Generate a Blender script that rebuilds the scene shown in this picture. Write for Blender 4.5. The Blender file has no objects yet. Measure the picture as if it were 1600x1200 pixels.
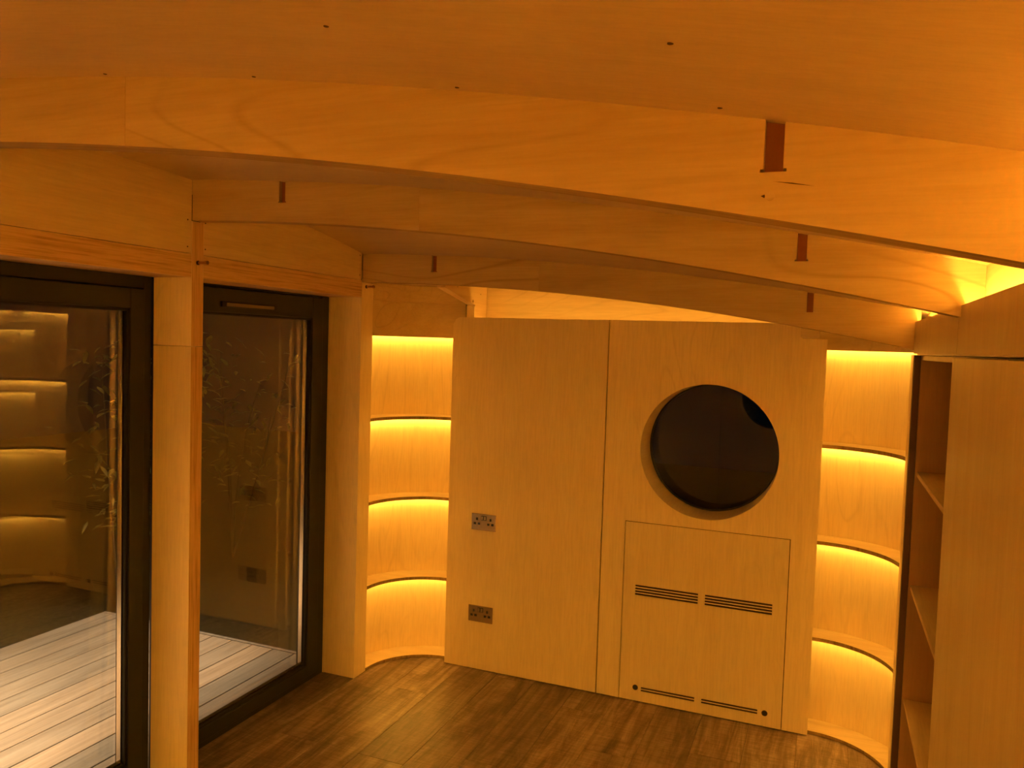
import bpy, bmesh, math, random
from mathutils import Matrix, Vector

S = bpy.context.scene
COL = S.collection
random.seed(7)

# ------------------------------------------------------------------ camera
F_PX = 1229.7
YAW, PITCH, ROLL = math.radians(21.873), math.radians(2.985), math.radians(-1.788)
EYE = 1.85
fwd = Vector((-math.sin(YAW), math.cos(YAW), 0)); rgt = Vector((math.cos(YAW), math.sin(YAW), 0)); up = Vector((0, 0, 1))
f2 = fwd * math.cos(PITCH) - up * math.sin(PITCH); u2 = up * math.cos(PITCH) + fwd * math.sin(PITCH)
r3 = rgt * math.cos(ROLL) - u2 * math.sin(ROLL); u3 = u2 * math.cos(ROLL) + rgt * math.sin(ROLL)
cam = bpy.data.cameras.new('camera'); camo = bpy.data.objects.new('camera', cam); COL.objects.link(camo)
M4 = Matrix((r3, u3, -f2)).transposed().to_4x4(); M4.translation = (0, 0, EYE)
camo.matrix_world = M4
cam.sensor_width = 36; cam.lens = 36 * F_PX / 1600; cam.clip_start = 0.02
S.camera = camo

# ------------------------------------------------------------------ world, exposure
w = bpy.data.worlds.new('night'); S.world = w; w.use_nodes = True
w.node_tree.nodes['Background'].inputs[0].default_value = (0.35, 0.42, 0.6, 1)
w.node_tree.nodes['Background'].inputs[1].default_value = 0.0012
S.view_settings.view_transform = 'Standard'; S.view_settings.look = 'None'
S.view_settings.gamma = 1; S.view_settings.use_curve_mapping = False
S.view_settings.exposure = 1.17
S.cycles.max_bounces = 10; S.cycles.diffuse_bounces = 7; S.cycles.glossy_bounces = 4
S.cycles.transparent_max_bounces = 24; S.cycles.sample_clamp_indirect = 20.0
S.cycles.caustics_reflective = False; S.cycles.caustics_refractive = False

LED = (1.0, 0.50, 0.06)
P_NICHE, P_COVE, P_BACKCOVE, P_DECK = 22.0, 72.0, 9.5, 270.0
P_REARNICHE, P_REARCOVE, P_REARTOP_FILL = 220.0, 100.0, 120.0  # unseen rear strips boosted past their front twins as fill light

# warm downlights recessed in the roof overhang above the deck
for yy in (0.4, 1.6, 2.8, 3.9):
    d = bpy.data.lights.new('overhang_downlight', 'SPOT'); d.energy = P_DECK * (1.0 if yy < 2 else 0.5 if yy < 3 else 0.25); d.color = (1.0, 0.66, 0.38)
    d.spot_size = math.radians(68); d.spot_blend = 0.7; d.shadow_soft_size = 0.04
    o = bpy.data.objects.new('overhang_downlight', d); o.location = (-2.98, yy, 2.28); o.rotation_euler = (0, math.radians(21), 0); COL.objects.link(o)

# ------------------------------------------------------------------ materials
def newmat(name):
    m = bpy.data.materials.new(name); m.use_nodes = True
    nt = m.node_tree; b = nt.nodes['Principled BSDF']; return m, nt, b
def N(nt, t, **k):
    n = nt.nodes.new(t)
    for a, v in k.items():
        if a in n.inputs: n.inputs[a].default_value = v
        else: setattr(n, a, v)
    return n
def ramp(nt, fac, stops):
    r = nt.nodes.new('ShaderNodeValToRGB'); e = r.color_ramp.elements
    while len(e) < len(stops): e.new(0.5)
    for i, (p, c) in enumerate(stops): e[i].position = p; e[i].color = (*c, 1)
    nt.links.new(fac, r.inputs[0]); return r.outputs[0]
def mixc(nt, fac, a, b, mode='MIX'):
    n = nt.nodes.new('ShaderNodeMix'); n.data_type = 'RGBA'; n.blend_type = mode
    if isinstance(fac, (int, float)): n.inputs[0].default_value = fac
    else: nt.links.new(fac, n.inputs[0])
    for s, v in ((6, a), (7, b)):
        if isinstance(v, tuple): n.inputs[s].default_value = (*v, 1)
        else: nt.links.new(v, n.inputs[s])
    return n.outputs[2]
def coords(nt, scale, rnd=3.0):
    tc = N(nt, 'ShaderNodeTexCoord'); oi = N(nt, 'ShaderNodeObjectInfo')
    mul = N(nt, 'ShaderNodeMath', operation='MULTIPLY'); nt.links.new(oi.outputs['Random'], mul.inputs[0]); mul.inputs[1].default_value = rnd
    va = N(nt, 'ShaderNodeVectorMath', operation='ADD'); nt.links.new(tc.outputs['Object'], va.inputs[0]); nt.links.new(mul.outputs[0], va.inputs[1])
    mp = N(nt, 'ShaderNodeMapping'); mp.inputs['Scale'].default_value = scale
    nt.links.new(va.outputs[0], mp.inputs[0]); return mp.outputs[0], oi.outputs['Random'], va.outputs[0]

def birch(name, axis, light=(0.83, 0.70, 0.47), dark=(0.76, 0.61, 0.38), figure=0.35, rough=0.42):
    m, nt, b = newmat(name)
    sc = [9.0, 9.0, 9.0]; sc['XYZ'.index(axis)] = 0.8
    v, rnd, _ = coords(nt, sc)
    n1 = N(nt, 'ShaderNodeTexNoise', Scale=1.6, Detail=7.0, Roughness=0.6, Distortion=0.6); nt.links.new(v, n1.inputs['Vector'])
    c = ramp(nt, n1.outputs[0], [(0.3, dark), (0.62, light)])
    sc2 = [2.6, 2.6, 2.6]; sc2['XYZ'.index(axis)] = 0.55
    v2, _, _ = coords(nt, sc2, 5.0)
    wv = N(nt, 'ShaderNodeTexNoise', Scale=0.9, Detail=2.0, Distortion=0.4); nt.links.new(v2, wv.inputs['Vector'])
    mu = N(nt, 'ShaderNodeMath', operation='MULTIPLY'); nt.links.new(wv.outputs[0], mu.inputs[0]); mu.inputs[1].default_value = 16.0
    fr = N(nt, 'ShaderNodeMath', operation='FRACT'); nt.links.new(mu.outputs[0], fr.inputs[0])
    lines = ramp(nt, fr.outputs[0], [(0.0, (1, 1, 1)), (0.12, (0.0, 0.0, 0.0)), (0.9, (0.0, 0.0, 0.0)), (1.0, (1, 1, 1))])
    rg = N(nt, 'ShaderNodeTexNoise', Scale=0.7, Detail=2.0); nt.links.new(v2, rg.inputs['Vector'])
    fm = N(nt, 'ShaderNodeMath', operation='MULTIPLY'); nt.links.new(lines, fm.inputs[0])
    fr2 = ramp(nt, rg.outputs[0], [(0.42, (0, 0, 0)), (0.62, (figure, figure, figure))]); nt.links.new(fr2, fm.inputs[1])
    c = mixc(nt, fm.outputs[0], c, tuple(x * 0.80 for x in dark))
    # fine fibre flecks
    sc3 = [160.0, 160.0, 160.0]; sc3['XYZ'.index(axis)] = 9.0
    v3, _, _ = coords(nt, sc3)
    n3 = N(nt, 'ShaderNodeTexNoise', Scale=1.0, Detail=3.0); nt.links.new(v3, n3.inputs['Vector'])
    c = mixc(nt, 0.14, c, ramp(nt, n3.outputs[0], [(0.35, (0.5, 0.5, 0.5)), (0.6, (1, 1, 1))]), 'MULTIPLY')
    tone = N(nt, 'ShaderNodeMapRange'); nt.links.new(rnd, tone.inputs[0]); tone.inputs[3].default_value = 0.93; tone.inputs[4].default_value = 1.05
    hs = N(nt, 'ShaderNodeHueSaturation'); nt.links.new(c, hs.inputs['Color']); nt.links.new(tone.outputs[0], hs.inputs['Value'])
    nt.links.new(hs.outputs[0], b.inputs['Base Color'])
    b.inputs['Roughness'].default_value = rough
    b.inputs['Specular IOR Level'].default_value = 0.28
    bp = N(nt, 'ShaderNodeBump', Strength=0.04, Distance=0.002); nt.links.new(n3.outputs[0], bp.inputs['Height']); nt.links.new(bp.outputs[0], b.inputs['Normal'])
    return m
def ply_edge(name, across, along, k=1.0):
    m, nt, b = newmat(name)
    sc = [1.5, 1.5, 1.5]; sc['XYZ'.index(across)] = 55.0; sc['XYZ'.index(along)] = 1.6
    v, rnd, _ = coords(nt, sc)
    n1 = N(nt, 'ShaderNodeTexNoise', Scale=1.8, Detail=5.0, Roughness=0.65); nt.links.new(v, n1.inputs['Vector'])
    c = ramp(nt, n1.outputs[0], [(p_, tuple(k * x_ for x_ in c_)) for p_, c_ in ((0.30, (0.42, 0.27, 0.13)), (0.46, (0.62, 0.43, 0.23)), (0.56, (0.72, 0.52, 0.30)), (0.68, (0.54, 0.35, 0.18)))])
    nt.links.new(c, b.inputs['Base Color']); b.inputs['Roughness'].default_value = 0.6; b.inputs['Specular IOR Level'].default_value = 0.2
    return m
def plain(name, col, rough=0.5, metal=0.0, spec=0.5, noise=0.0):
    m, nt, b = newmat(name)
    b.inputs['Base Color'].default_value = (*col, 1); b.inputs['Roughness'].default_value = rough; b.inputs['Metallic'].default_value = metal
    b.inputs['Specular IOR Level'].default_value = spec
    if noise:
        v, _, _ = coords(nt, (1, 1, 1))
        n1 = N(nt, 'ShaderNodeTexNoise', Scale=40.0, Detail=4.0); nt.links.new(v, n1.inputs['Vector'])
        nt.links.new(mixc(nt, n1.outputs[0], tuple(x * (1 - noise) for x in col), tuple(min(1, x * (1 + noise)) for x in col)), b.inputs['Base Color'])
    return m
def led_mat(name, strength):
    m, nt, b = newmat(name); nt.nodes.remove(b)
    e = N(nt, 'ShaderNodeEmission', Strength=strength); e.inputs[0].default_value = (*LED, 1)
    nt.links.new(e.outputs[0], nt.nodes['Material Output'].inputs[0]); return m
def glass_mat(name, f0, tint):
    m, nt, b = newmat(name); nt.nodes.remove(b)
    lw = N(nt, 'ShaderNodeLayerWeight', Blend=0.5)
    p = N(nt, 'ShaderNodeMath', operation='POWER'); nt.links.new(lw.outputs['Facing'], p.inputs[0]); p.inputs[1].default_value = 5.0
    ma = N(nt, 'ShaderNodeMath', operation='MULTIPLY_ADD'); nt.links.new(p.outputs[0], ma.inputs[0]); ma.inputs[1].default_value = 1 - f0; ma.inputs[2].default_value = f0
    t = N(nt, 'ShaderNodeBsdfTransparent'); t.inputs[0].default_value = (*tint, 1)
    g = N(nt, 'ShaderNodeBsdfGlossy', Roughness=0.0); g.inputs[0].default_value = (1, 1, 1, 1)
    mx = N(nt, 'ShaderNodeMixShader'); nt.links.new(ma.outputs[0], mx.inputs[0]); nt.links.new(t.outputs[0], mx.inputs[1]); nt.links.new(g.outputs[0], mx.inputs[2])
    nt.links.new(mx.outputs[0], nt.nodes['Material Output'].inputs[0]); return m
def floor_mat():
    m, nt, b = newmat('dark_oak_vinyl')
    v, rnd, raw = coords(nt, (14, 1.2, 14), 40.0)
    n1 = N(nt, 'ShaderNodeTexNoise', Scale=1.0, Detail=9.0, Roughness=0.68, Distortion=1.2); nt.links.new(v, n1.inputs['Vector'])
    v2, _, _ = coords(nt, (4, 2.2, 4), 40.0)
    n2 = N(nt, 'ShaderNodeTexNoise', Scale=1.6, Detail=6.0, Roughness=0.7, Distortion=0.8); nt.links.new(v2, n2.inputs['Vector'])
    c = ramp(nt, n1.outputs[0], [(0.30, (0.08, 0.058, 0.05)), (0.47, (0.205, 0.152, 0.13)), (0.62, (0.35, 0.27, 0.235))])
    c = mixc(nt, 0.75, c, ramp(nt, n2.outputs[0], [(0.32, (0.38, 0.34, 0.32)), (0.55, (1, 1, 1)), (0.72, (1.0, 1.0, 1.0))]), 'MULTIPLY')
    # saw marks across the grain
    v4, _, _ = coords(nt, (10, 120, 10), 40.0)
    n4 = N(nt, 'ShaderNodeTexNoise', Scale=1.0, Detail=3.0); nt.links.new(v4, n4.inputs['Vector'])
    c = mixc(nt, 0.42, c, ramp(nt, n4.outputs[0], [(0.4, (0.55, 0.55, 0.55)), (0.65, (1.25, 1.25, 1.25))]), 'MULTIPLY')
    # pale scratches along the grain
    v3, _, _ = coords(nt, (170, 7, 170), 40.0)
    n3 = N(nt, 'ShaderNodeTexNoise', Scale=1.0, Detail=2.0); nt.links.new(v3, n3.inputs['Vector'])
    c = mixc(nt, ramp(nt, n3.outputs[0], [(0.62, (0, 0, 0)), (0.74, (0.45, 0.45, 0.45))]), c, (0.36, 0.25, 0.16))
    tone = N(nt, 'ShaderNodeMapRange'); nt.links.new(rnd, tone.inputs[0]); tone.inputs[3].default_value = 0.75; tone.inputs[4].default_value = 1.25
    hs = N(nt, 'ShaderNodeHueSaturation'); nt.links.new(c, hs.inputs['Color']); nt.links.new(tone.outputs[0], hs.inputs['Value'])
    nt.links.new(hs.outputs[0], b.inputs['Base Color'])
    rr = N(nt, 'ShaderNodeMapRange'); nt.links.new(n2.outputs[0], rr.inputs[0]); rr.inputs[3].default_value = 0.30; rr.inputs[4].default_value = 0.46
    nt.links.new(rr.outputs[0], b.inputs['Roughness']); b.inputs['Specular IOR Level'].default_value = 0.5
    bp = N(nt, 'ShaderNodeBump', Strength=0.25, Distance=0.002); nt.links.new(n1.outputs[0], bp.inputs['Height']); nt.links.new(bp.outputs[0], b.inputs['Normal'])
    return m
def deck_mat():
    m, nt, b = newmat('weathered_decking')
    v, rnd, _ = coords(nt, (26, 1.4, 26), 30.0)
    n1 = N(nt, 'ShaderNodeTexNoise', Scale=1.3, Detail=7.0, Roughness=0.6, Distortion=0.8); nt.links.new(v, n1.inputs['Vector'])
    a = ramp(nt, n1.outputs[0], [(0.3, (0.30, 0.235, 0.175)), (0.65, (0.46, 0.375, 0.29))])
    g = ramp(nt, n1.outputs[0], [(0.3, (0.26, 0.235, 0.20)), (0.65, (0.40, 0.365, 0.315))])
    c = mixc(nt, rnd, a, g)
    tone = N(nt, 'ShaderNodeMapRange'); nt.links.new(rnd, tone.inputs[0]); tone.inputs[3].default_value = 1.1; tone.inputs[4].default_value = 0.85
    hs = N(nt, 'ShaderNodeHueSaturation'); nt.links.new(c, hs.inputs['Color']); nt.links.new(tone.outputs[0], hs.inputs['Value'])
    nt.links.new(hs.outputs[0], b.inputs['Base Color']); b.inputs['Roughness'].default_value = 0.7; b.inputs['Specular IOR Level'].default_value = 0.2
    return m
def pine_mat():
    m, nt, b = newmat('pine')
    v, rnd, _ = coords(nt, (20, 1.2, 20))
    n1 = N(nt, 'ShaderNodeTexNoise', Scale=1.2, Detail=5.0); nt.links.new(v, n1.inputs['Vector'])
    c = ramp(nt, n1.outputs[0], [(0.35, (0.72, 0.50, 0.27)), (0.6, (0.86, 0.68, 0.42))])
    vo = N(nt, 'ShaderNodeTexVoronoi', Scale=9.0); tc = N(nt, 'ShaderNodeTexCoord'); nt.links.new(tc.outputs['Object'], vo.inputs['Vector'])
    c = mixc(nt, ramp(nt, vo.outputs['Distance'], [(0.06, (1, 1, 1)), (0.12, (0, 0, 0))]), c, (0.22, 0.10, 0.04))
    nt.links.new(c, b.inputs['Base Color']); b.inputs['Roughness'].default_value = 0.55; return m
def leaf_mat():
    m, nt, b = newmat('leaf')
    v, rnd, _ = coords(nt, (1, 1, 1)); n1 = N(nt, 'ShaderNodeTexNoise', Scale=6.0, Detail=2.0); nt.links.new(v, n1.inputs['Vector'])
    nt.links.new(ramp(nt, n1.outputs[0], [(0.35, (0.09, 0.13, 0.03)), (0.65, (0.26, 0.30, 0.09))]), b.inputs['Base Color']); b.inputs['Roughness'].default_value = 0.5; return m
def soil_mat():
    m, nt, b = newmat('dark_turf')
    v, rnd, _ = coords(nt, (1, 1, 1)); n1 = N(nt, 'ShaderNodeTexNoise', Scale=30.0, Detail=6.0); nt.links.new(v, n1.inputs['Vector'])
    nt.links.new(ramp(nt, n1.outputs[0], [(0.35, (0.010, 0.012, 0.004)), (0.65, (0.035, 0.04, 0.014))]), b.inputs['Base Color']); b.inputs['Roughness'].default_value = 0.9; return m

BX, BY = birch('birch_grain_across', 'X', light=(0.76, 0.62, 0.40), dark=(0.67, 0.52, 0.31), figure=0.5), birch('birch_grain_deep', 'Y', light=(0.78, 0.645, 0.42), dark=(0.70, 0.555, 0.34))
BZ = birch('birch_grain_upright', 'Z', light=(0.89, 0.76, 0.52), dark=(0.855, 0.715, 0.470))
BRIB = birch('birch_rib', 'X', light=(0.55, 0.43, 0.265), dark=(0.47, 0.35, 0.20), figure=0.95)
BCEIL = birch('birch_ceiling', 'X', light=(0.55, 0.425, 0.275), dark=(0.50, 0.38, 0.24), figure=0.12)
EY, EZ = ply_edge('ply_edge_upright', 'Y', 'Z'), ply_edge('ply_edge_level', 'Z', 'Y')
ESOF = ply_edge('ply_edge_shaded', 'Y', 'X', 0.55)  # darkened copy of the ply edge; soffit shade put into the colour
TEN = birch('tenon_timber_shaded', 'Z', light=(0.30, 0.115, 0.045), dark=(0.24, 0.085, 0.03), figure=0.0)  # same ply in a recess; its shade is put into the red-brown colour
ANTH = plain('anthracite_aluminium', (0.022, 0.022, 0.020), 0.42, 0.0, 0.4)
VENTM = plain('bronze_slider', (0.16, 0.12, 0.085), 0.4, 0.3)
GASK = plain('black_gasket', (0.008, 0.008, 0.008), 0.6)
GLASS = glass_mat('door_glass', 0.05, (0.97, 0.98, 0.97))
GLASSW = glass_mat('window_glass', 0.026, (0.9, 0.9, 0.88))
CHROME = plain('brushed_nickel', (0.78, 0.66, 0.52), 0.22, 1.0)
CHROMEB = plain('bright_nickel', (0.75, 0.70, 0.62), 0.2, 1.0)
BLACK = plain('black_plastic', (0.012, 0.010, 0.009), 0.5)
VOID = plain('dark_cavity', (0.03, 0.012, 0.006), 0.9, 0, 0.1)
COPPER = plain('copper_bolt', (0.60, 0.42, 0.32), 0.16, 1.0)
WASH = plain('dark_washer', (0.06, 0.035, 0.025), 0.4, 0.6)
SCREW = plain('dark_screw', (0.05, 0.022, 0.012), 0.6)
DARKEDGE = plain('dark_track', (0.10, 0.04, 0.022), 0.6)
BDOOR = birch('birch_door', 'Z', light=(0.64, 0.52, 0.33), dark=(0.58, 0.455, 0.275))
BREV = birch('lit_reveal', 'Y', light=(0.95, 0.85, 0.66), dark=(0.90, 0.78, 0.57), figure=0.0)  # lightened birch; light caught by the reveal put into its colour
BRN = birch('dark_brown_birch', 'Z', light=(0.42, 0.26, 0.14), dark=(0.36, 0.21, 0.11), figure=0.1)  # darker brown birch for the cabinet's inner boards
FLOORM, DECKM, PINE, LEAF, SOIL = floor_mat(), deck_mat(), pine_mat(), leaf_mat(), soil_mat()
BARK = plain('bark', (0.07, 0.055, 0.035), 0.8, noise=0.4)
LEDN, LEDC, LEDB = led_mat('led_niche', P_NICHE), led_mat('led_cove', P_COVE), led_mat('led_back_cove', P_BACKCOVE)
LEDT, LEDRT = led_mat('led_niche_top', P_NICHE * 1.15), led_mat('led_rear_top_fill', P_REARTOP_FILL)
LEDRN, LEDRB = led_mat('led_rear_niche', P_REARNICHE), led_mat('led_rear_cove', P_REARCOVE)

# ------------------------------------------------------------------ mesh helpers
def obj(name, bm, mats, parent=None, smooth=False):
    bmesh.ops.recalc_face_normals(bm, faces=bm.faces)
    me = bpy.data.meshes.new(name); bm.to_mesh(me); bm.free()
    for m in (mats if isinstance(mats, (list, tuple)) else [mats]): me.materials.append(m)
    if smooth:
        for p in me.polygons: p.use_smooth = True
        me.set_sharp_from_angle(angle=math.radians(35))
    o = bpy.data.objects.new(name, me); COL.objects.link(o)
    if parent: o.parent = parent
    return o
def tag(o, label, cat=None, group=None, kind=None):
    o['label'] = label
    if cat: o['category'] = cat
    if group: o['group'] = group
    if kind or cat: o['kind'] = kind or 'thing'
    return o
def empty(name, label, cat=None, group=None, kind=None):
    # geometry is authored in room coordinates; the pivot moves to the base of the thing at the end
    o = bpy.data.objects.new(name, None); COL.objects.link(o); o.empty_display_size = 0.05
    return tag(o, label, cat, group, kind)
def box(bm, x0, x1, y0, y1, z0, z1, bev=0.0, mi=0, face_mi=None):
    v = [bm.verts.new((x, y, z)) for z in (z0, z1) for y in (y0, y1) for x in (x0, x1)]
    fs = {}
    for k, ids in dict(zm=(0, 2, 3, 1), zp=(4, 5, 7, 6), ym=(0, 1, 5, 4), yp=(2, 6, 7, 3), xm=(0, 4, 6, 2), xp=(1, 3, 7, 5)).items():
        f = bm.faces.new([v[i] for i in ids]); f.material_index = (face_mi or {}).get(k, mi); fs[k] = f
    if bev:
        es = list({e for f in fs.values() for e in f.edges})
        bmesh.ops.bevel(bm, geom=es, offset=bev, segments=2, affect='EDGES', profile=0.5)
    return fs
def bx(name, b, mat, parent=None, bev=0.0, face_mi=None):
    bm = bmesh.new(); box(bm, *b, bev=bev, face_mi=face_mi); return obj(name, bm, mat, parent)
def prism(bm, pts, axis, a0, a1, mi=0, side_mi=None):
    """extrude a closed 2D polygon; axis 'Y': pts are (x,z); 'X': pts are (y,z); 'Z': pts are (x,y)"""
    def P(p, a):
        return {'Y': (p[0], a, p[1]), 'X': (a, p[0], p[1]), 'Z': (p[0], p[1], a)}[axis]
    A = [bm.verts.new(P(p, a0)) for p in pts]; B = [bm.verts.new(P(p, a1)) for p in pts]
    f = bm.faces.new(A); f.material_index = mi
    f = bm.faces.new(B[::-1]); f.material_index = mi
    n = len(pts)
    for i in range(n):
        f = bm.faces.new((A[i], B[i], B[(i + 1) % n], A[(i + 1) % n]))
        f.material_index = mi if side_mi is None else (side_mi(i) if callable(side_mi) else side_mi)
def cyl(bm, p0, p1, r0, r1=None, n=16, mi=0):
    p0, p1 = Vector(p0), Vector(p1); d = p1 - p0; r1 = r0 if r1 is None else r1
    q = d.to_track_quat('Z', 'Y')
    A = [bm.verts.new(p0 + q @ Vector((r0 * math.cos(t), r0 * math.sin(t), 0))) for t in (2 * math.pi * i / n for i in range(n))]
    B = [bm.verts.new(p1 + q @ Vector((r1 * math.cos(t), r1 * math.sin(t), 0))) for t in (2 * math.pi * i / n for i in range(n))]
    for i in range(n): bm.faces.new((A[i], A[(i + 1) % n], B[(i + 1) % n], B[i])).material_index = mi
    bm.faces.new(A[::-1]).material_index = mi; bm.faces.new(B).material_index = mi
def plate(bm, x0, x1, z0, z1, y0, y1, holes, mi=0, edge_mi=None):
    """board in the XZ plane with rectangular openings cut right through"""
    xs = sorted({x0, x1, *[v for h in holes for v in h[:2]]}); zs = sorted({z0, z1, *[v for h in holes for v in h[2:]]})
    xs = [x for x in xs if x0 <= x <= x1]; zs = [z for z in zs if z0 <= z <= z1]
    def solid(i, j):
        if i < 0 or j < 0 or i >= len(xs) - 1 or j >= len(zs) - 1: return False
        cx, cz = (xs[i] + xs[i + 1]) / 2, (zs[j] + zs[j + 1]) / 2
        return not any(h[0] < cx < h[1] and h[2] < cz < h[3] for h in holes)
    V = {}
    def v(i, j, k):
        if (i, j, k) not in V: V[i, j, k] = bm.verts.new((xs[i], (y0, y1)[k], zs[j]))
        return V[i, j, k]
    em = mi if edge_mi is None else edge_mi
    for i in range(len(xs) - 1):
        for j in range(len(zs) - 1):
            if not solid(i, j): continue
            bm.faces.new((v(i, j, 0), v(i + 1, j, 0), v(i + 1, j + 1, 0), v(i, j + 1, 0))).material_index = mi
            bm.faces.new((v(i, j, 1), v(i, j + 1, 1), v(i + 1, j + 1, 1), v(i + 1, j, 1))).material_index = mi
            for di, dj, a, b in ((-1, 0, (i, j), (i, j + 1)), (1, 0, (i + 1, j), (i + 1, j + 1)), (0, -1, (i, j), (i + 1, j)), (0, 1, (i, j + 1), (i + 1, j + 1))):
                if not solid(i + di, j + dj):
                    bm.faces.new((v(*a, 0), v(*b, 0), v(*b, 1), v(*a, 1))).material_index = em
def ring_plate(bm, x0, x1, z0, z1, y0, y1, cx, cz, r, n=96, mi=0):
    """rectangle with a round opening"""
    ang = [2 * math.pi * i / n for i in range(n)] + [math.atan2(z - cz, x - cx) % (2 * math.pi) for x in (x0, x1) for z in (z0, z1)]
    ang = sorted(set(ang))
    I, O = [], []
    for t in ang:
        c, s = math.cos(t), math.sin(t)
        k = min([(x1 - cx) / c if c > 1e-9 else 1e9, (x0 - cx) / c if c < -1e-9 else 1e9, (z1 - cz) / s if s > 1e-9 else 1e9, (z0 - cz) / s if s < -1e-9 else 1e9])
        I.append([bm.verts.new((cx + r * c, y, cz + r * s)) for y in (y0, y1)]); O.append([bm.verts.new((cx + k * c, y, cz + k * s)) for y in (y0, y1)])
    m = len(ang)
    for i in range(m):
        j = (i + 1) % m
        bm.faces.new((I[i][0], I[j][0], O[j][0], O[i][0])); bm.faces.new((I[i][1], O[i][1], O[j][1], I[j][1]))
        bm.faces.new((I[i][0], I[i][1], I[j][1], I[j][0])); bm.faces.new((O[i][0], O[j][0], O[j][1], O[i][1]))
    for f in bm.faces: f.material_index = mi
def sector(bm, cx, cy, r0, r1, a0, a1, z0, z1, n=28, mi=0, edge_mi=None):
    """curved board between two radii, angles in degrees"""
    em = mi if edge_mi is None else edge_mi
    Q = []
    for i in range(n + 1):
        t = math.radians(a0 + (a1 - a0) * i / n); c, s = math.cos(t), math.sin(t)
        Q.append([bm.verts.new((cx + r * c, cy + r * s, z)) for r in (r0, r1) for z in (z0, z1)])
    for i in range(n):
        a, b = Q[i], Q[i + 1]
        bm.faces.new((a[0], b[0], b[1], a[1])).material_index = em
        bm.faces.new((a[2], a[3], b[3], b[2])).material_index = mi
        bm.faces.new((a[1], b[1], b[3], a[3])).material_index = mi
        bm.faces.new((a[0], a[2], b[2], b[0])).material_index = mi
    bm.faces.new((Q[0][0], Q[0][1], Q[0][3], Q[0][2])).material_index = em
    bm.faces.new((Q[-1][0], Q[-1][2], Q[-1][3], Q[-1][1])).material_index = em

# ------------------------------------------------------------------ room dimensions
XL, XO = -2.3125, -2.507          # inner face of left posts, their outer face
XR, XC = 0.318, 0.372             # cabinet front plane, cove wall
YM = 1.80                         # the room is symmetric about this depth
YB = 3.99                         # face of the back panels
YW = 4.19                         # wall behind the panels
circ = lambda cx, cz, r: (lambda x: cz + math.sqrt(r * r - (x - cx) ** 2))
TOP = {1: circ(-2.677, -11.357, 13.778), 2: circ(-2.938, -12.925, 15.377), 3: circ(-2.574, -13.795, 16.093)}
BOT = {1: circ(-2.688, -11.417, 13.703), 2: circ(-2.680, -11.328, 13.618), 3: circ(-2.397, -11.474, 13.621)}
def ceil_z(x, y):
    u = abs(y - YM); k = (TOP[2](x) - TOP[3](x)) / (1.79 ** 2 - 0.585 ** 2)
    z = TOP[2](x) + k * 0.585 ** 2 - k * u * u
    if y < YM: z -= (TOP[2](x) - TOP[1](x)) * min(1, u / 0.6) * max(0, min(1, 1 - (u - 0.62) / 1.1))
    return z

# ------------------------------------------------------------------ structure
# ceiling
bm = bmesh.new(); nx, ny = 48, 60
x0, x1, y0, y1 = -2.52, 0.42, -0.62, YW + 0.06
G = [[[bm.verts.new((x0 + (x1 - x0) * i / nx, y0 + (y1 - y0) * j / ny, ceil_z(x0 + (x1 - x0) * i / nx, y0 + (y1 - y0) * j / ny) + dz)) for dz in (0, 0.018)] for j in range(ny + 1)] for i in range(nx + 1)]
for i in range(nx):
    for j in range(ny):
        for k in (0, 1): bm.faces.new((G[i][j][k], G[i + 1][j][k], G[i + 1][j + 1][k], G[i][j + 1][k]))
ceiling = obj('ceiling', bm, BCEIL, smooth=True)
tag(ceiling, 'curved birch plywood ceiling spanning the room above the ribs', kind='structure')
for sx, sy in ((-0.625, 0.872), (-0.176, 0.868), (-0.576, 1.158), (-0.985, 1.160), (-0.158, 1.140), (-1.35, 1.16)):
    bm = bmesh.new(); z = ceil_z(sx, sy); cyl(bm, (sx, sy, z - 0.0008), (sx, sy, z + 0.01), 0.0036, n=10)
    obj('screw', bm, SCREW, ceiling)
# floor with planks
floor = bx('floor', (-2.56, 0.75, -0.62, YW, -0.05, -0.008), VOID)
tag(floor, 'dark oak plank floor with smooth worn boards', kind='structure')
pw = 0.2255; PX0 = -2.311 - pw
bm = bmesh.new(); box(bm, 0, pw - 0.0012, 0, 1.219, -0.007, 0.0, bev=0.0012)
base_plank = obj('floor_plank', bm, FLOORM, floor); first = True
offs = [0.35, 0.92, 0.55, 0.20, 0.75, 0.05, 0.6, 0.31, 0.98, 0.45, 0.15, 0.8, 0.5, 0.1]
for i in range(14):
    xx = PX0 + pw * i
    if i == 0: xw = 1.0
    y = -0.62 - 1.22 + offs[i % len(offs)] * 1.22
    if i in (2, 3): y = 3.595 - 4 * 1.22 if i == 2 else 3.61 - 1.22 * 3.55
    while y < YW:
        if y + 1.22 > -0.62 and xx < 0.74:
            o = base_plank if first else base_plank.copy()
            if not first: COL.objects.link(o)
            first = False; o.parent = floor; o.location = (xx, y, 0)
        y += 1.22
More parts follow.
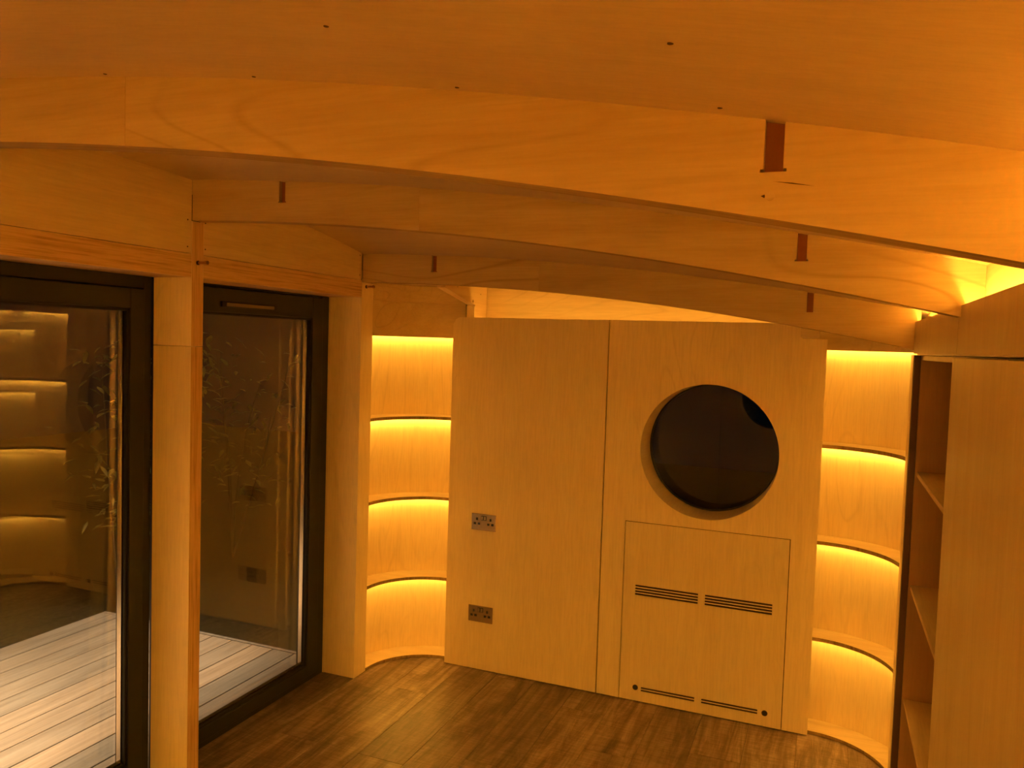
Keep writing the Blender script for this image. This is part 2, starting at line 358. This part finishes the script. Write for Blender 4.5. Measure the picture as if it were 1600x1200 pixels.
# back wall behind the panels (round opening), rear wall behind the camera
WCX, WCZ, WR = -0.540, 1.335, 0.3395
bm = bmesh.new(); ring_plate(bm, -2.52, 0.75, -0.05, 2.5, YW, YW + 0.03, WCX, WCZ, 0.345)
tag(obj('wall_back', bm, BX), 'birch plywood back wall glowing above the flat panels', kind='structure')
bm = bmesh.new(); ring_plate(bm, -2.52, 0.75, -0.05, 2.5, 2 * YM - YW - 0.03, 2 * YM - YW, WCX, WCZ, 0.345)
tag(obj('wall_rear', bm, BX), 'birch plywood end wall behind the viewer', kind='structure')
bm = bmesh.new(); box(bm, XC, XC + 0.02, -0.62, YW, 1.86, 2.5)
tag(obj('wall_right', bm, BY), 'plywood upstand lit by the light slot above the right cabinets', kind='structure')
bm = bmesh.new(); box(bm, 0.72, 0.75, -0.62, YW, -0.05, 1.86)
tag(obj('wall_right_lower', bm, BZ), 'plywood wall at the back of the right cabinets', kind='structure')
for k, (a, b, lab) in enumerate(((3.585, YW + 0.03, 'plywood return wall beside the left lit niche'), (-0.62, 0.015, 'plywood return wall behind the viewer'))):
    tag(bx('wall_left', (XO - 0.02, XO, a, b, -0.05, 2.6), BZ), lab, kind='structure')

# ------------------------------------------------------------------ arched ribs
def make_rib(idx, yf, yb, label):
    r = empty('ceiling_rib', label, 'beam', 'arched ceiling ribs')
    T, B = TOP[idx], BOT[idx]
    XE = XC - 0.001 if idx != 3 else XR + 0.02
    depth = {1: 0.0725, 2: 0.079, 3: 0.085}[idx]
    notches = [(-1.902, -1.875), (-0.100, -0.073)]
    for a, b in ((XL, -1.3185), (-1.3178, XE)):
        n = 26; xs = [a + (b - a) * i / n for i in range(n + 1)]
        bot = [(x, B(x)) for x in xs]
        top = []
        pts = sorted(xs + [v for q in notches if a < q[0] < b for v in q])
        for x in pts:
            q = next((q for q in notches if q[0] <= x <= q[1] and a < q[0] < b), None)
            if q is None: top.append((x, T(x) + 0.006)); continue
            zb = T(sum(q) / 2) - depth; e = 0.0045
            if x == q[0]: top += [(x, T(x) + 0.006), (x, zb + e), (x - e, zb + e), (x - e, zb), (x, zb)]
            elif x == q[1]: top += [(x, zb), (x + e, zb), (x + e, zb + e), (x, zb + e), (x, T(x) + 0.006)]
        poly = bot + top[::-1]; nb = len(bot)
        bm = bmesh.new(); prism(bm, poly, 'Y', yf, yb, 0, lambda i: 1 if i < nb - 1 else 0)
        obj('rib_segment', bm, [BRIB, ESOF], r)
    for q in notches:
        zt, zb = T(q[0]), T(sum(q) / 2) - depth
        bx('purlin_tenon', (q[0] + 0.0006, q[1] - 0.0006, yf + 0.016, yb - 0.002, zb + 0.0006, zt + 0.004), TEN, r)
    return r
rib1 = make_rib(1, 1.18, 1.242, 'nearest deep arched plywood rib crossing the whole top of the view')
rib2 = make_rib(2, 2.385, 2.447, 'middle arched plywood rib, landing on the post between the glazed doors')
rib3 = make_rib(3, 3.590, 3.650, 'farthest arched plywood rib in shade above the round-window wall')
make_rib(3, 2 * YM - 3.650, 2 * YM - 3.590, 'arched plywood rib directly above the viewer')
bm = bmesh.new(); cyl(bm, (-0.089, 1.1792, 2.069), (-0.089, 1.19, 2.069), 0.0068, n=20); obj('wood_plug', bm, BRIB, rib1)
bm = bmesh.new(); prism(bm, [(-0.1015, 2.0695), (-0.0965, 2.0715), (-0.0955, 2.069), (-0.0965, 2.0665)], 'Y', 1.1795, 1.182); obj('crack', bm, SCREW, rib1)
bm = bmesh.new(); prism(bm, [(-0.086, 2.0895), (-0.060, 2.0865), (-0.030, 2.0805), (-0.060, 2.0848)], 'Y', 1.1797, 1.182); obj('crack', bm, SCREW, rib1)

# ------------------------------------------------------------------ left wall: posts, headers, upper panels
def post(yf, yb, ztop, label, joint=None, face=None):
    p = empty('timber_post', label, 'post')
    zs = [(0.0, joint - 0.0008), (joint, ztop)] if joint else [(0.0, ztop)]
    for a, b in zs:
        bx('post_section', (XO, XL, yf, yb, a + 0.001, b), [BZ, face or EY], p, bev=0.0012, face_mi={'xp': 1})
    return p
p1 = post(2.385, 2.447, BOT[2](XL) - 0.002, 'laminated plywood post standing between the two glazed doors', 1.797)
p2 = post(3.585, 3.699, BOT[3](XL) - 0.002, 'plywood post beside the left lit niche', None, BZ)
post(1.180, 1.242, BOT[1](XL) - 0.002, 'laminated plywood post left of the frame between glazed doors')
post(2 * YM - 3.668, 2 * YM - 3.585, BOT[3](XL) - 0.002, 'plywood post behind the viewer')
for yy, par in ((2.416, p1), (3.626, p2)):
    bm = bmesh.new(); cyl(bm, (XL - 0.01, yy, 2.125), (XL + 0.048, yy, 2.125), 0.0058, n=14)
    peg = obj('peg_bolt', bm, COPPER, smooth=True)
    tag(peg, 'short copper peg on the post between the glazed doors' if yy < 3 else 'short copper peg on the post above the left lit niche', 'peg', 'copper pegs')
    bm = bmesh.new(); cyl(bm, (XL + 0.040, yy, 2.125), (XL + 0.050, yy, 2.125), 0.0078, n=14); obj('peg_head', bm, COPPER, peg, True)
    bm = bmesh.new(); cyl(bm, (XL, yy, 2.125), (XL + 0.004, yy, 2.125), 0.0085, n=14); obj('washer', bm, WASH, peg, True)
BAYS = [(1.242, 2.385, 'the wide door at the left edge', 'nearer'), (2.447, 3.585, 'the narrow vented door', 'farther'), (0.015, 1.180, 'the door behind the viewer', 'unseen')]
for a, b, what, which in BAYS:
    h = bx('door_header', (XO, XL, a, b, 2.066, 2.1555), [BY, EZ], bev=0.001, face_mi={'xp': 1, 'zm': 1})
    tag(h, 'laminated plywood header beam over ' + what, 'beam', 'door headers')
    n = 14; ys = [a + 0.001 + (b - a - 0.002) * i / n for i in range(n + 1)]
    bm = bmesh.new(); prism(bm, [(ys[0], 2.1575), (ys[-1], 2.1575)] + [(y, ceil_z(XL, y) + 0.012) for y in ys[::-1]], 'X', XL - 0.02, XL - 0.002)
    pn = obj('upper_wall_panel', bm, BY); tag(pn, 'plain plywood panel between ceiling and header over ' + what, 'wall panel', 'upper wall panels')
    for yy in (a + 0.010, b - 0.021):
        for zz in (2.182, 2.285):
            bm = bmesh.new(); cyl(bm, (XL - 0.006, yy, zz), (XL - 0.0012, yy, zz), 0.003, n=8); obj('screw', bm, SCREW, pn)

# ------------------------------------------------------------------ glazed doors
def pane(name, parent, ya, yb, za, zb, X, sag, yaw, pitch):
    bm = bmesh.new(); ny, nz = 14, 20; yc, zc = (ya + yb) / 2, (za + zb) / 2; L = []
    for k, t in enumerate((0.0, -0.004)):
        g = []
        for i in range(ny + 1):
            row = []
            for j in range(nz + 1):
                y, z = ya + (yb - ya) * i / ny, za + (zb - za) * j / nz
                q = (1 - ((y - yc) / (yb - ya) * 2) ** 2) * 0.25 + (1 - ((z - zc) / (zb - za) * 2) ** 2) * 0.75
                row.append(bm.verts.new((X + t + sag * q + yaw * (y - yc) + pitch * (z - zc), y, z)))
            g.append(row)
        L.append(g)
    for g in L:
        for i in range(ny):
            for j in range(nz): bm.faces.new((g[i][j], g[i + 1][j], g[i + 1][j + 1], g[i][j + 1]))
    A, B = L
    for i in range(ny):
        for j in (0, nz): bm.faces.new((A[i][j], A[i + 1][j], B[i + 1][j], B[i][j]))
    for j in range(nz):
        for i in (0, ny): bm.faces.new((A[i][j], A[i][j + 1], B[i][j + 1], B[i][j]))
    o = obj(name, bm, GLASS, parent)
    for p in o.data.polygons: p.use_smooth = True
    o.data.set_sharp_from_angle(angle=math.radians(30))
    return o
def door(n, ya, yb, zt, fw, sw, fth, sth, sbh, label, vent=None, bow=(0, 0, 0, 0)):
    d = empty('door_%d' % n, label, None, None, 'structure')
    X0, X1 = -2.585, -2.516
    zf = zt - fth
    bx('frame_stile', (X0, X1, yb - fw, yb, 0.0, zt), ANTH, d, 0.002); bx('frame_stile', (X0, X1, ya, ya + fw, 0.0, zt), ANTH, d, 0.002)
    bx('frame_rail', (X0, X1, ya + fw, yb - fw, zf, zt), ANTH, d, 0.002); bx('frame_sill', (X0, X1, ya + fw, yb - fw, 0.0, 0.028), ANTH, d, 0.002)
    ya, yb, zb = ya + fw + 0.004, yb - fw - 0.004, 0.032; zt2 = zf - 0.004
    S0, S1 = -2.575, -2.505
    bx('sash_stile', (S0, S1, yb - sw, yb, zb, zt2), ANTH, d, 0.003); bx('sash_stile', (S0, S1, ya, ya + sw, zb, zt2), ANTH, d, 0.003)
    top = bx('sash_rail', (S0, S1, ya + sw, yb - sw, zt2 - sth, zt2), ANTH, d, 0.003); bx('sash_rail', (S0, S1, ya + sw, yb - sw, zb, zb + sbh), ANTH, d, 0.003)
    gya, gyb, gza, gzb = ya + sw, yb - sw, zb + sbh, zt2 - sth
    # glazing beads
    for b in ((S1 - 0.022, S1 - 0.008, gyb - 0.010, gyb, gza, gzb), (S1 - 0.022, S1 - 0.008, gya, gya + 0.010, gza, gzb), (S1 - 0.022, S1 - 0.008, gya, gyb, gzb - 0.010, gzb), (S1 - 0.022, S1 - 0.008, gya, gyb, gza, gza + 0.010)):
        bx('glazing_bead', b, GASK, d, 0.001)
    for b in ((-2.556, -2.534, gyb - 0.011, gyb, gza, gzb), (-2.556, -2.534, gya, gya + 0.011, gza, gzb), (-2.556, -2.534, gya, gyb, gza, gza + 0.011)):
        bx('pane_spacer', b, CHROME, d)
    s1, s2, yw, pt = bow
    pane('glass_pane', d, gya + 0.002, gyb - 0.002, gza + 0.002, gzb - 0.002, -2.526, s1, 0, 0)
    pane('glass_pane', d, gya + 0.002, gyb - 0.002, gza + 0.002, gzb - 0.002, -2.564, s2, yw, pt)
    if vent:
        v = bx('trickle_vent', (S1 - 0.001, S1 + 0.010, *vent), GASK, top, 0.002)
        bx('vent_slider', (S1 + 0.010, S1 + 0.013, vent[0] + 0.025, vent[1] - 0.025, vent[2] + 0.004, vent[3] - 0.006), VENTM, top, 0.001)
    return d
door(1, 1.244, 2.384, 2.066, 0.040, 0.068, 0.047, 0.078, 0.092, 'wide dark aluminium glazed door at the left edge reflecting lit shelves', None, (-0.012, 0.010, -0.018, 0.010))
door(2, 2.449, 3.583, 2.066, 0.064, 0.088, 0.008, 0.108, 0.062, 'dark aluminium glazed door with a trickle vent beside the left niche', (2.755, 3.128, 1.970, 1.995), (-0.002, 0.002, 0, 0))
door(3, 0.017, 1.178, 2.066, 0.064, 0.088, 0.008, 0.108, 0.062, 'dark aluminium glazed door behind the viewer')

# ------------------------------------------------------------------ lit curved niches
ZS = (0.478, 0.948, 1.413)
def niche(cx, cy, rf, rr, a0, a1, zl, zt, label, led=LEDN):
    q = empty('curved_shelf_niche', label, 'shelving', 'lit curved corner shelves')
    bm = bmesh.new(); sector(bm, cx, cy, rr, rr + 0.009, a0, a1, 0.0, zl + 0.045, n=40); obj('curved_back', bm, BZ, q, True)
    bm = bmesh.new(); sector(bm, cx, cy, rf, rr - 0.001, a0, a1, 0.0012, 0.016, n=36, edge_mi=1); obj('base_board', bm, [BX, ESOF], q)
    for z in ZS:
        bm = bmesh.new(); sector(bm, cx, cy, rf, rr - 0.001, a0, a1, z - 0.018, z, n=36, edge_mi=1); obj('shelf', bm, [BX, ESOF], q)
    bm = bmesh.new(); sector(bm, cx, cy, rf, rf + 0.015, a0, a1, zl, zt, n=36); obj('lintel', bm, BX, q, True)
    if zt > 2: bm = bmesh.new(); sector(bm, cx, cy, rf + 0.006, rf + 0.018, a0, a1, zt + 0.001, 2.158, n=36); obj('upper_fillet', bm, BX, q, True)
    bm = bmesh.new(); sector(bm, cx, cy, rf + 0.016, rr - 0.001, a0, a1, zl + 0.020, zl + 0.035, n=36); obj('top_board', bm, BX, q)
    sg = 1 if a1 > a0 else -1
    for z in [z - 0.018 for z in ZS]:
        bm = bmesh.new(); sector(bm, cx, cy, rr - 0.026, rr - 0.016, a0 + sg * 3, a1, z - 0.0045, z - 0.0005, n=20); obj('led_strip', bm, led, q)
    bm = bmesh.new()
    if led is LEDN: sector(bm, cx, cy, rr - 0.026, rr - 0.016, a0 + sg * 3, a1, zl + 0.0155, zl + 0.0195, n=20)
    else: sector(bm, cx, cy, rf + 0.003, rf + 0.013, a0 + sg * 3, a1 - sg * 8, zl - 0.0045, zl - 0.0005, n=20)  # rear top strip moved below the lintel, exposed as added fill light
    obj('led_strip', bm, LEDT if led is LEDN else LEDRT, q)
    return q
niche(-1.9675, 3.700, 0.3450, 0.480, 180, 82, 1.866, 2.060, 'tall glowing curved niche of shelves in the left far corner')
niche(0.0, 3.685, 0.334, 0.474, 0, 98, 1.862, 1.922, 'tall glowing curved niche of shelves right of the round window')
niche(-1.9675, 2 * YM - 3.700, 0.3450, 0.480, 180, 278, 1.866, 2.060, 'glowing curved niche of shelves behind the viewer, window side', LEDRN)
niche(0.0, 2 * YM - 3.685, 0.334, 0.474, 0, -98, 1.862, 1.922, 'glowing curved niche of shelves behind the viewer, cabinet side', LEDRN)
# right niche post
for a, b, lab in ((3.592, 3.684, 'slim plywood upright between the right niche and the open shelves'), (2 * YM - 3.684, 2 * YM - 3.592, 'slim plywood upright behind the viewer')):
    tag(bx('niche_upright', (XR, 0.50, a, b, 0.001, 1.853), BZ, bev=0.001), lab, 'post')

# ------------------------------------------------------------------ flat panels of the end walls
def end_wall(sgn, front):
    Y = (lambda y: y) if sgn > 0 else (lambda y: 2 * YM - y)
    ya, yb = sorted((Y(YB), Y(YB + 0.018)))
    where = '' if front else ' behind the viewer'
    bm = bmesh.new(); prism(bm, [(-1.968, 0.005), (-1.0700, 0.005), (-1.0700, 1.985), (-1.928, 1.985), (-1.950, 1.975), (-1.968, 1.945)], 'Y', ya, yb)
    tag(obj('plywood_panel', bm, BZ), ('tall flat plywood wall panel carrying two power sockets' if front else 'tall flat plywood wall panel without window behind the viewer'), 'wall panel')
    sy = sorted((Y(YB + 0.0185), Y(YB + 0.026))); tag(bx('seam_light_stop', (-1.095, -1.04, *sy, 0.005, 1.972), DARKEDGE), 'dark strip added to block light at the joint between the flat panels' + where, 'batten')  # added strip keeps cove light out of the joint
    acc = (-0.9435, -0.1295, 0.005, 0.9465)
    r = empty('window_wall_panel', ('tall flat plywood wall panel with round window and access hatch' if front else 'tall flat plywood panel with round window behind the viewer'), 'wall panel')
    bm = bmesh.new()
    xs = (-1.0640, -0.0110)
    ring_plate(bm, xs[0], xs[1], 0.9465, 1.912, ya, yb, WCX, WCZ, WR)
    box(bm, xs[0], -0.122, ya, yb, 1.912, 1.985)
    if front:
        box(bm, xs[0], acc[0], ya, yb, 0.005, 0.9465); box(bm, acc[1], xs[1], ya, yb, 0.005, 0.9465)
    else: box(bm, xs[0], xs[1], ya, yb, 0.005, 0.9465)
    obj('panel_board', bm, BZ, r)
    if front:
        holes = [(x0, x1, z - 0.0042, z + 0.0042) for z in (0.6125, 0.598, 0.5835, 0.569) for x0, x1 in ((-0.876, -0.556), (-0.521, -0.199))]
        holes += [(x0, x1, z - 0.0040, z + 0.0040) for z in (0.0785, 0.0645) for x0, x1 in ((-0.826, -0.552), (-0.517, -0.245))]
        bm = bmesh.new(); plate(bm, acc[0] + 0.0034, acc[1] - 0.0034, acc[2], acc[3] - 0.0028, ya + 0.0005, yb, holes, 0, 1)
        hatch = obj('access_hatch', bm, [BZ, DARKEDGE], r)
        bx('hatch_dark_backing', (acc[0] - 0.02, acc[1] + 0.02, yb + 0.10, yb + 0.106, 0.01, acc[3] + 0.02), VOID, hatch)  # dark sheet added behind the slots, standing for the hollow's shade
        for b_ in ((acc[0] - 0.02, acc[0] + 0.02, 0.006, 0.96), (acc[1] - 0.02, acc[1] + 0.02, 0.006, 0.96), (acc[0] + 0.021, acc[1] - 0.021, 0.93, 0.96)):
            bx('hatch_gap_backing', (b_[0], b_[1], yb + 0.0005, yb + 0.012, b_[2], b_[3]), VOID, hatch)  # dark strips added behind the hatch gap so it reads unlit
        for x, z in ((-0.856, 0.0755), (-0.211, 0.0715)):
            bm = bmesh.new(); cyl(bm, (x, ya - 0.0006, z), (x, ya + 0.012, z), 0.0145, n=24); fh = obj('finger_hole_rim', bm, DARKEDGE, hatch)
            bm = bmesh.new(); cyl(bm, (x, ya - 0.0012, z), (x, ya + 0.012, z), 0.0115, n=24); obj('finger_hole', bm, BLACK, hatch)
    # round window: reveal tube, rim and pane
    win = empty('round_window' if front else 'rear_round_window', ('round dark window set deep in the plywood wall' if front else 'round dark window behind the viewer'), 'window')
    bm = bmesh.new(); n = 96; D = 0.225
    R = []
    for i in range(n):
        t = 2 * math.pi * i / n
        R.append([bm.verts.new((WCX + r_ * math.cos(t), Y(y_), WCZ + r_ * math.sin(t))) for r_, y_ in ((WR - 0.0005, YB + 0.001), (WR - 0.005, YB + D), (WR + 0.004, YB + D), (WR + 0.004, YB + 0.019))])
    for i in range(n):
        a, b = R[i], R[(i + 1) % n]
        for k in range(3): bm.faces.new((a[k], b[k], b[k + 1], a[k + 1]))
    obj('reveal', bm, BREV, win, True)
    bm = bmesh.new(); R = []
    for i in range(n):
        t = 2 * math.pi * i / n
        R.append([bm.verts.new((WCX + r_ * math.cos(t), Y(y_), WCZ + r_ * math.sin(t))) for r_, y_ in ((WR - 0.004, YB + D - 0.012), (WR - 0.013, YB + D - 0.008), (WR - 0.013, YB + D + 0.02), (WR - 0.004, YB + D + 0.02))])
    for i in range(n):
        a, b = R[i], R[(i + 1) % n]
        for k in range(4): bm.faces.new((a[k], b[k], b[(k + 1) % 4], a[(k + 1) % 4]))
    obj('rim', bm, ANTH, win, True)
    bm = bmesh.new(); cyl(bm, (WCX, Y(YB + D + 0.004), WCZ), (WCX, Y(YB + D + 0.008), WCZ), WR - 0.011, n=64); obj('glass_pane', bm, GLASSW, win)
    # light cove behind the panel tops
    yc = sorted((Y(YB + 0.030), Y(YB + 0.042)))
    cv = empty('panel_top_light', 'hidden warm light strip along the top of the flat panels' + where, 'light strip')
    bx('led_strip', (-1.84, -0.15, yc[0], yc[1], 1.931, 1.935), LEDB if front else LEDRB, cv)
    b2 = sorted((Y(YB + 0.020), Y(YW - 0.002))); bx('light_ledge', (-1.853, -0.13, b2[0], b2[1], 1.915, 1.930), BX, cv)
end_wall(1, True); end_wall(-1, False)
# pine framing above the panels
b = empty('pine_brace', 'pale pine brace above the left panel, running back from the farthest rib', 'beam')
bm = bmesh.new(); prism(bm, [(3.652, 2.125), (4.03, 2.056), (4.03, 1.93), (YW - 0.002, 1.93), (YW - 0.002, 2.27), (3.652, 2.27)], 'X', -1.902, -1.855); obj('brace_rail', bm, PINE, b)
bx('brace_cap', (-1.902, -1.855, 4.022, 4.029, 1.93, 2.05), BZ, b)
bm = bmesh.new(); prism(bm, [(3.652, 2.160), (YW - 0.002, 2.160), (YW - 0.002, 2.172), (3.652, 2.172)], 'X', XO + 0.001, -1.904)
tag(obj('niche_soffit', bm, BY), 'plywood soffit above the left lit niche behind the farthest rib', 'soffit')
tag(bx('pine_block', (-0.120, -0.046, 3.652, 3.985, 1.915, 2.02), BX, bev=0.001), 'small timber block under the farthest rib above the round window panel', 'block')
# screws of the pine brace
for yy, zz in ((3.80, 2.14), (4.10, 2.12)):
    bm = bmesh.new(); cyl(bm, (-1.86, yy, zz), (-1.8542, yy, zz), 0.003, n=8); obj('screw', bm, SCREW, b)

# ------------------------------------------------------------------ sockets
def socket(x0, x1, z0, z1, label):
    s = empty('power_socket', label, 'socket', 'double power sockets')
    bx('face_plate', (x0, x1, YB - 0.0065, YB - 0.0003, z0, z1), CHROME, s, 0.002)
    cx, h = (x0 + x1) / 2, z1 - z0
    for k in (-1, 1):
        bx('rocker_surround', (cx + k * 0.0085 - 0.0078, cx + k * 0.0085 + 0.0078, YB - 0.0075, YB - 0.006, z1 - 0.036, z1 - 0.010), BLACK, s)
        bx('rocker_switch', (cx + k * 0.0085 - 0.0050, cx + k * 0.0085 + 0.0050, YB - 0.0105, YB - 0.006, z1 - 0.033, z1 - 0.013), CHROMEB, s, 0.001)
        ox = cx + k * 0.041
        for dx, dz, ww, hh in ((0, -0.030, 0.0058, 0.0072), (-0.0125, -0.056, 0.0072, 0.0062), (0.0125, -0.056, 0.0072, 0.0062)):
            bx('pin_hole', (ox + dx - ww, ox + dx + ww, YB - 0.0072, YB - 0.006, z1 + dz - hh, z1 + dz + hh), BLACK, s)
    return s
socket(-1.8185, -1.6690, 0.7985, 0.8915, 'upper of two brushed metal double sockets on the left panel')
socket(-1.8225, -1.6730, 0.2770, 0.3700, 'lower of two brushed metal double sockets on the left panel')

# ------------------------------------------------------------------ right side: open shelves, sliding door, fascia, light slot
c = empty('shelf_cabinet', 'open plywood shelf cabinet in shade at the right edge', 'cabinet')
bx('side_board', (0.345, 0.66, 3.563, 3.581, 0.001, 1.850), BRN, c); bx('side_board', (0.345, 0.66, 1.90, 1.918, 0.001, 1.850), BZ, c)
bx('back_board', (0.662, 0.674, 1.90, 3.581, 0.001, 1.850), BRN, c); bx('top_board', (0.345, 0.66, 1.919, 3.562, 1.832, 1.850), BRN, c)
bx('edge_strip', (XR + 0.002, 0.344, 3.566, 3.590, 0.001, 1.850), DARKEDGE, c)
for z in (0.435, 0.912, 1.378):
    bx('shelf', (0.352, 0.66, 1.919, 3.562, z - 0.018, z), [BY, EZ], c, face_mi={'xm': 1})
bx('bottom_board', (0.352, 0.66, 1.919, 3.562, 0.001, 0.03), BY, c)
tag(bx('sliding_door', (XR, XR + 0.018, 0.02, 2.490, 0.006, 1.846), BDOOR, bev=0.0012), 'plain tall plywood sliding door at the right edge', 'door')
tag(bx('fascia_board', (XR, XR + 0.012, 2.423, 3.588, 1.857, 1.987), BDOOR), 'short plywood fascia between farthest and middle ribs above open shelves', 'fascia', 'right fascia boards')
tag(bx('fascia_board', (XR, XR + 0.012, 0.02, 2.421, 1.857, 1.987), BDOOR), 'long plywood fascia above the sliding door at the right edge', 'fascia', 'right fascia boards')
cv = empty('slot_light', 'warm light strip in the slot behind the right fascia', 'light strip')
bx('slot_base', (XR + 0.013, XC - 0.001, 0.02, 3.588, 1.852, 1.872), BY, cv)
bx('led_strip', (XR + 0.022, XR + 0.032, 0.05, 2.375, 1.952, 1.956), LEDC, cv); bx('led_strip', (XR + 0.022, XR + 0.032, 2.455, 3.575, 1.952, 1.956), LEDC, cv)
bx('strip_carrier', (XR + 0.020, XR + 0.034, 0.05, 3.575, 1.873, 1.951), BY, cv)

# ------------------------------------------------------------------ outside: deck, ground, shrub
DZ = -0.03
deck = empty('deck', 'weathered timber deck outside the glazed doors', 'deck')
x = -2.707 + 0.0; pitch = 0.1545
proto = None
bm = bmesh.new(); box(bm, -(pitch - 0.008), 0, -0.5, 3.785, DZ - 0.025, DZ, bev=0.002); proto = obj('deck_board', bm, DECKM, deck)
for i in range(11):
    o = proto if i == 0 else proto.copy()
    if i: COL.objects.link(o); o.parent = deck
    o.location = (-2.708 - pitch * i + 0.155, 0, 0)
bx('edge_board', (-4.40, -2.60, 3.788, 3.812, -0.16, DZ + 0.002), DECKM, deck)
bx('edge_board', (-4.415, -4.256, -0.5, 3.812, DZ - 0.13, DZ - 0.0), DECKM, deck)
tag(bx('ground', (-14, 6, -6, 14, -0.30, -0.22), SOIL), 'dark night garden ground beyond the deck', kind='structure')
tag(bx('roof_overhang', (-3.35, XO - 0.03, -0.7, 4.3, 2.30, 2.36), ANTH), 'dark roof overhang outside above the doors', kind='structure')
def shrub(base, height, spread, nleaf, lean, label, seed):
    rng = random.Random(seed); s = empty('garden_shrub', label, 'shrub')
    bmS = bmesh.new(); bmL = bmesh.new(); base = Vector(base)
    tips = []
    for k in range(5):
        a = rng.uniform(0, 2 * math.pi); sp = spread * rng.uniform(0.35, 1.0)
        end = base + Vector((math.cos(a) * sp + lean[0], math.sin(a) * sp * 0.7 + lean[1], height * rng.uniform(0.65, 1.0)))
        mid = base.lerp(end, 0.5) + Vector((rng.uniform(-.1, .1), rng.uniform(-.1, .1), 0.12))
        prev = base.copy(); pr = 0.009
        for i in range(1, 9):
            t = i / 8; p = (1 - t) ** 2 * base + 2 * t * (1 - t) * mid + t * t * end
            r = 0.007 * (1 - t) + 0.002
            cyl(bmS, prev, p, pr, r, n=6); prev = p; pr = r
            if t > 0.35: tips.append((p.copy(), (end - base).normalized()))
    for k in range(nleaf):
        p, d = rng.choice(tips)
        p = p + Vector((rng.gauss(0, .13), rng.gauss(0, .10), rng.gauss(0, .09)))
        a = rng.uniform(0, 2 * math.pi); droop = rng.uniform(-0.9, 0.35)
        L = rng.uniform(0.07, 0.13); wd = L * rng.uniform(0.13, 0.2)
        ax = Vector((math.cos(a), math.sin(a), droop)).normalized(); sd = ax.cross(Vector((0, 0, 1))).normalized(); nn = sd.cross(ax)
        q = [p, p + ax * L * .3 + sd * wd, p + ax * L * .65 + sd * wd * .8 + nn * -.004, p + ax * L - nn * .015, p + ax * L * .65 - sd * wd * .8 + nn * -.004, p + ax * L * .3 - sd * wd, p + ax * L * .5 + nn * .006]
        v = [bmL.verts.new(c_) for c_ in q]
        for i in range(6): bmL.faces.new((v[i], v[(i + 1) % 6], v[6]))
    obj('stem', bmS, BARK, s, True); f = obj('foliage', bmL, LEAF, s); f['kind'] = 'stuff'
    return s
shrub((-4.75, 4.22, -0.22), 2.05, 0.75, 520, (0.05, 0.1), 'leafy garden shrub seen through the left glazed door', 3)
shrub((-5.05, 5.75, -0.22), 1.95, 0.5, 170, (0.1, 0.0), 'leafy garden shrub seen through the vented glazed door', 11)

# ------------------------------------------------------------------ pivots of the parented things go to their bases
for e in [o for o in COL.objects if o.type == 'EMPTY' and o.parent is None]:
    pts = [v.co + k.location for k in e.children_recursive if k.type == 'MESH' for v in k.data.vertices]
    lo = [min(p[i] for p in pts) for i in range(3)]; hi = [max(p[i] for p in pts) for i in range(3)]
    e.location = ((lo[0] + hi[0]) / 2, (lo[1] + hi[1]) / 2, lo[2])
    for k in e.children: k.matrix_parent_inverse = Matrix.Translation(-Vector(e.location))
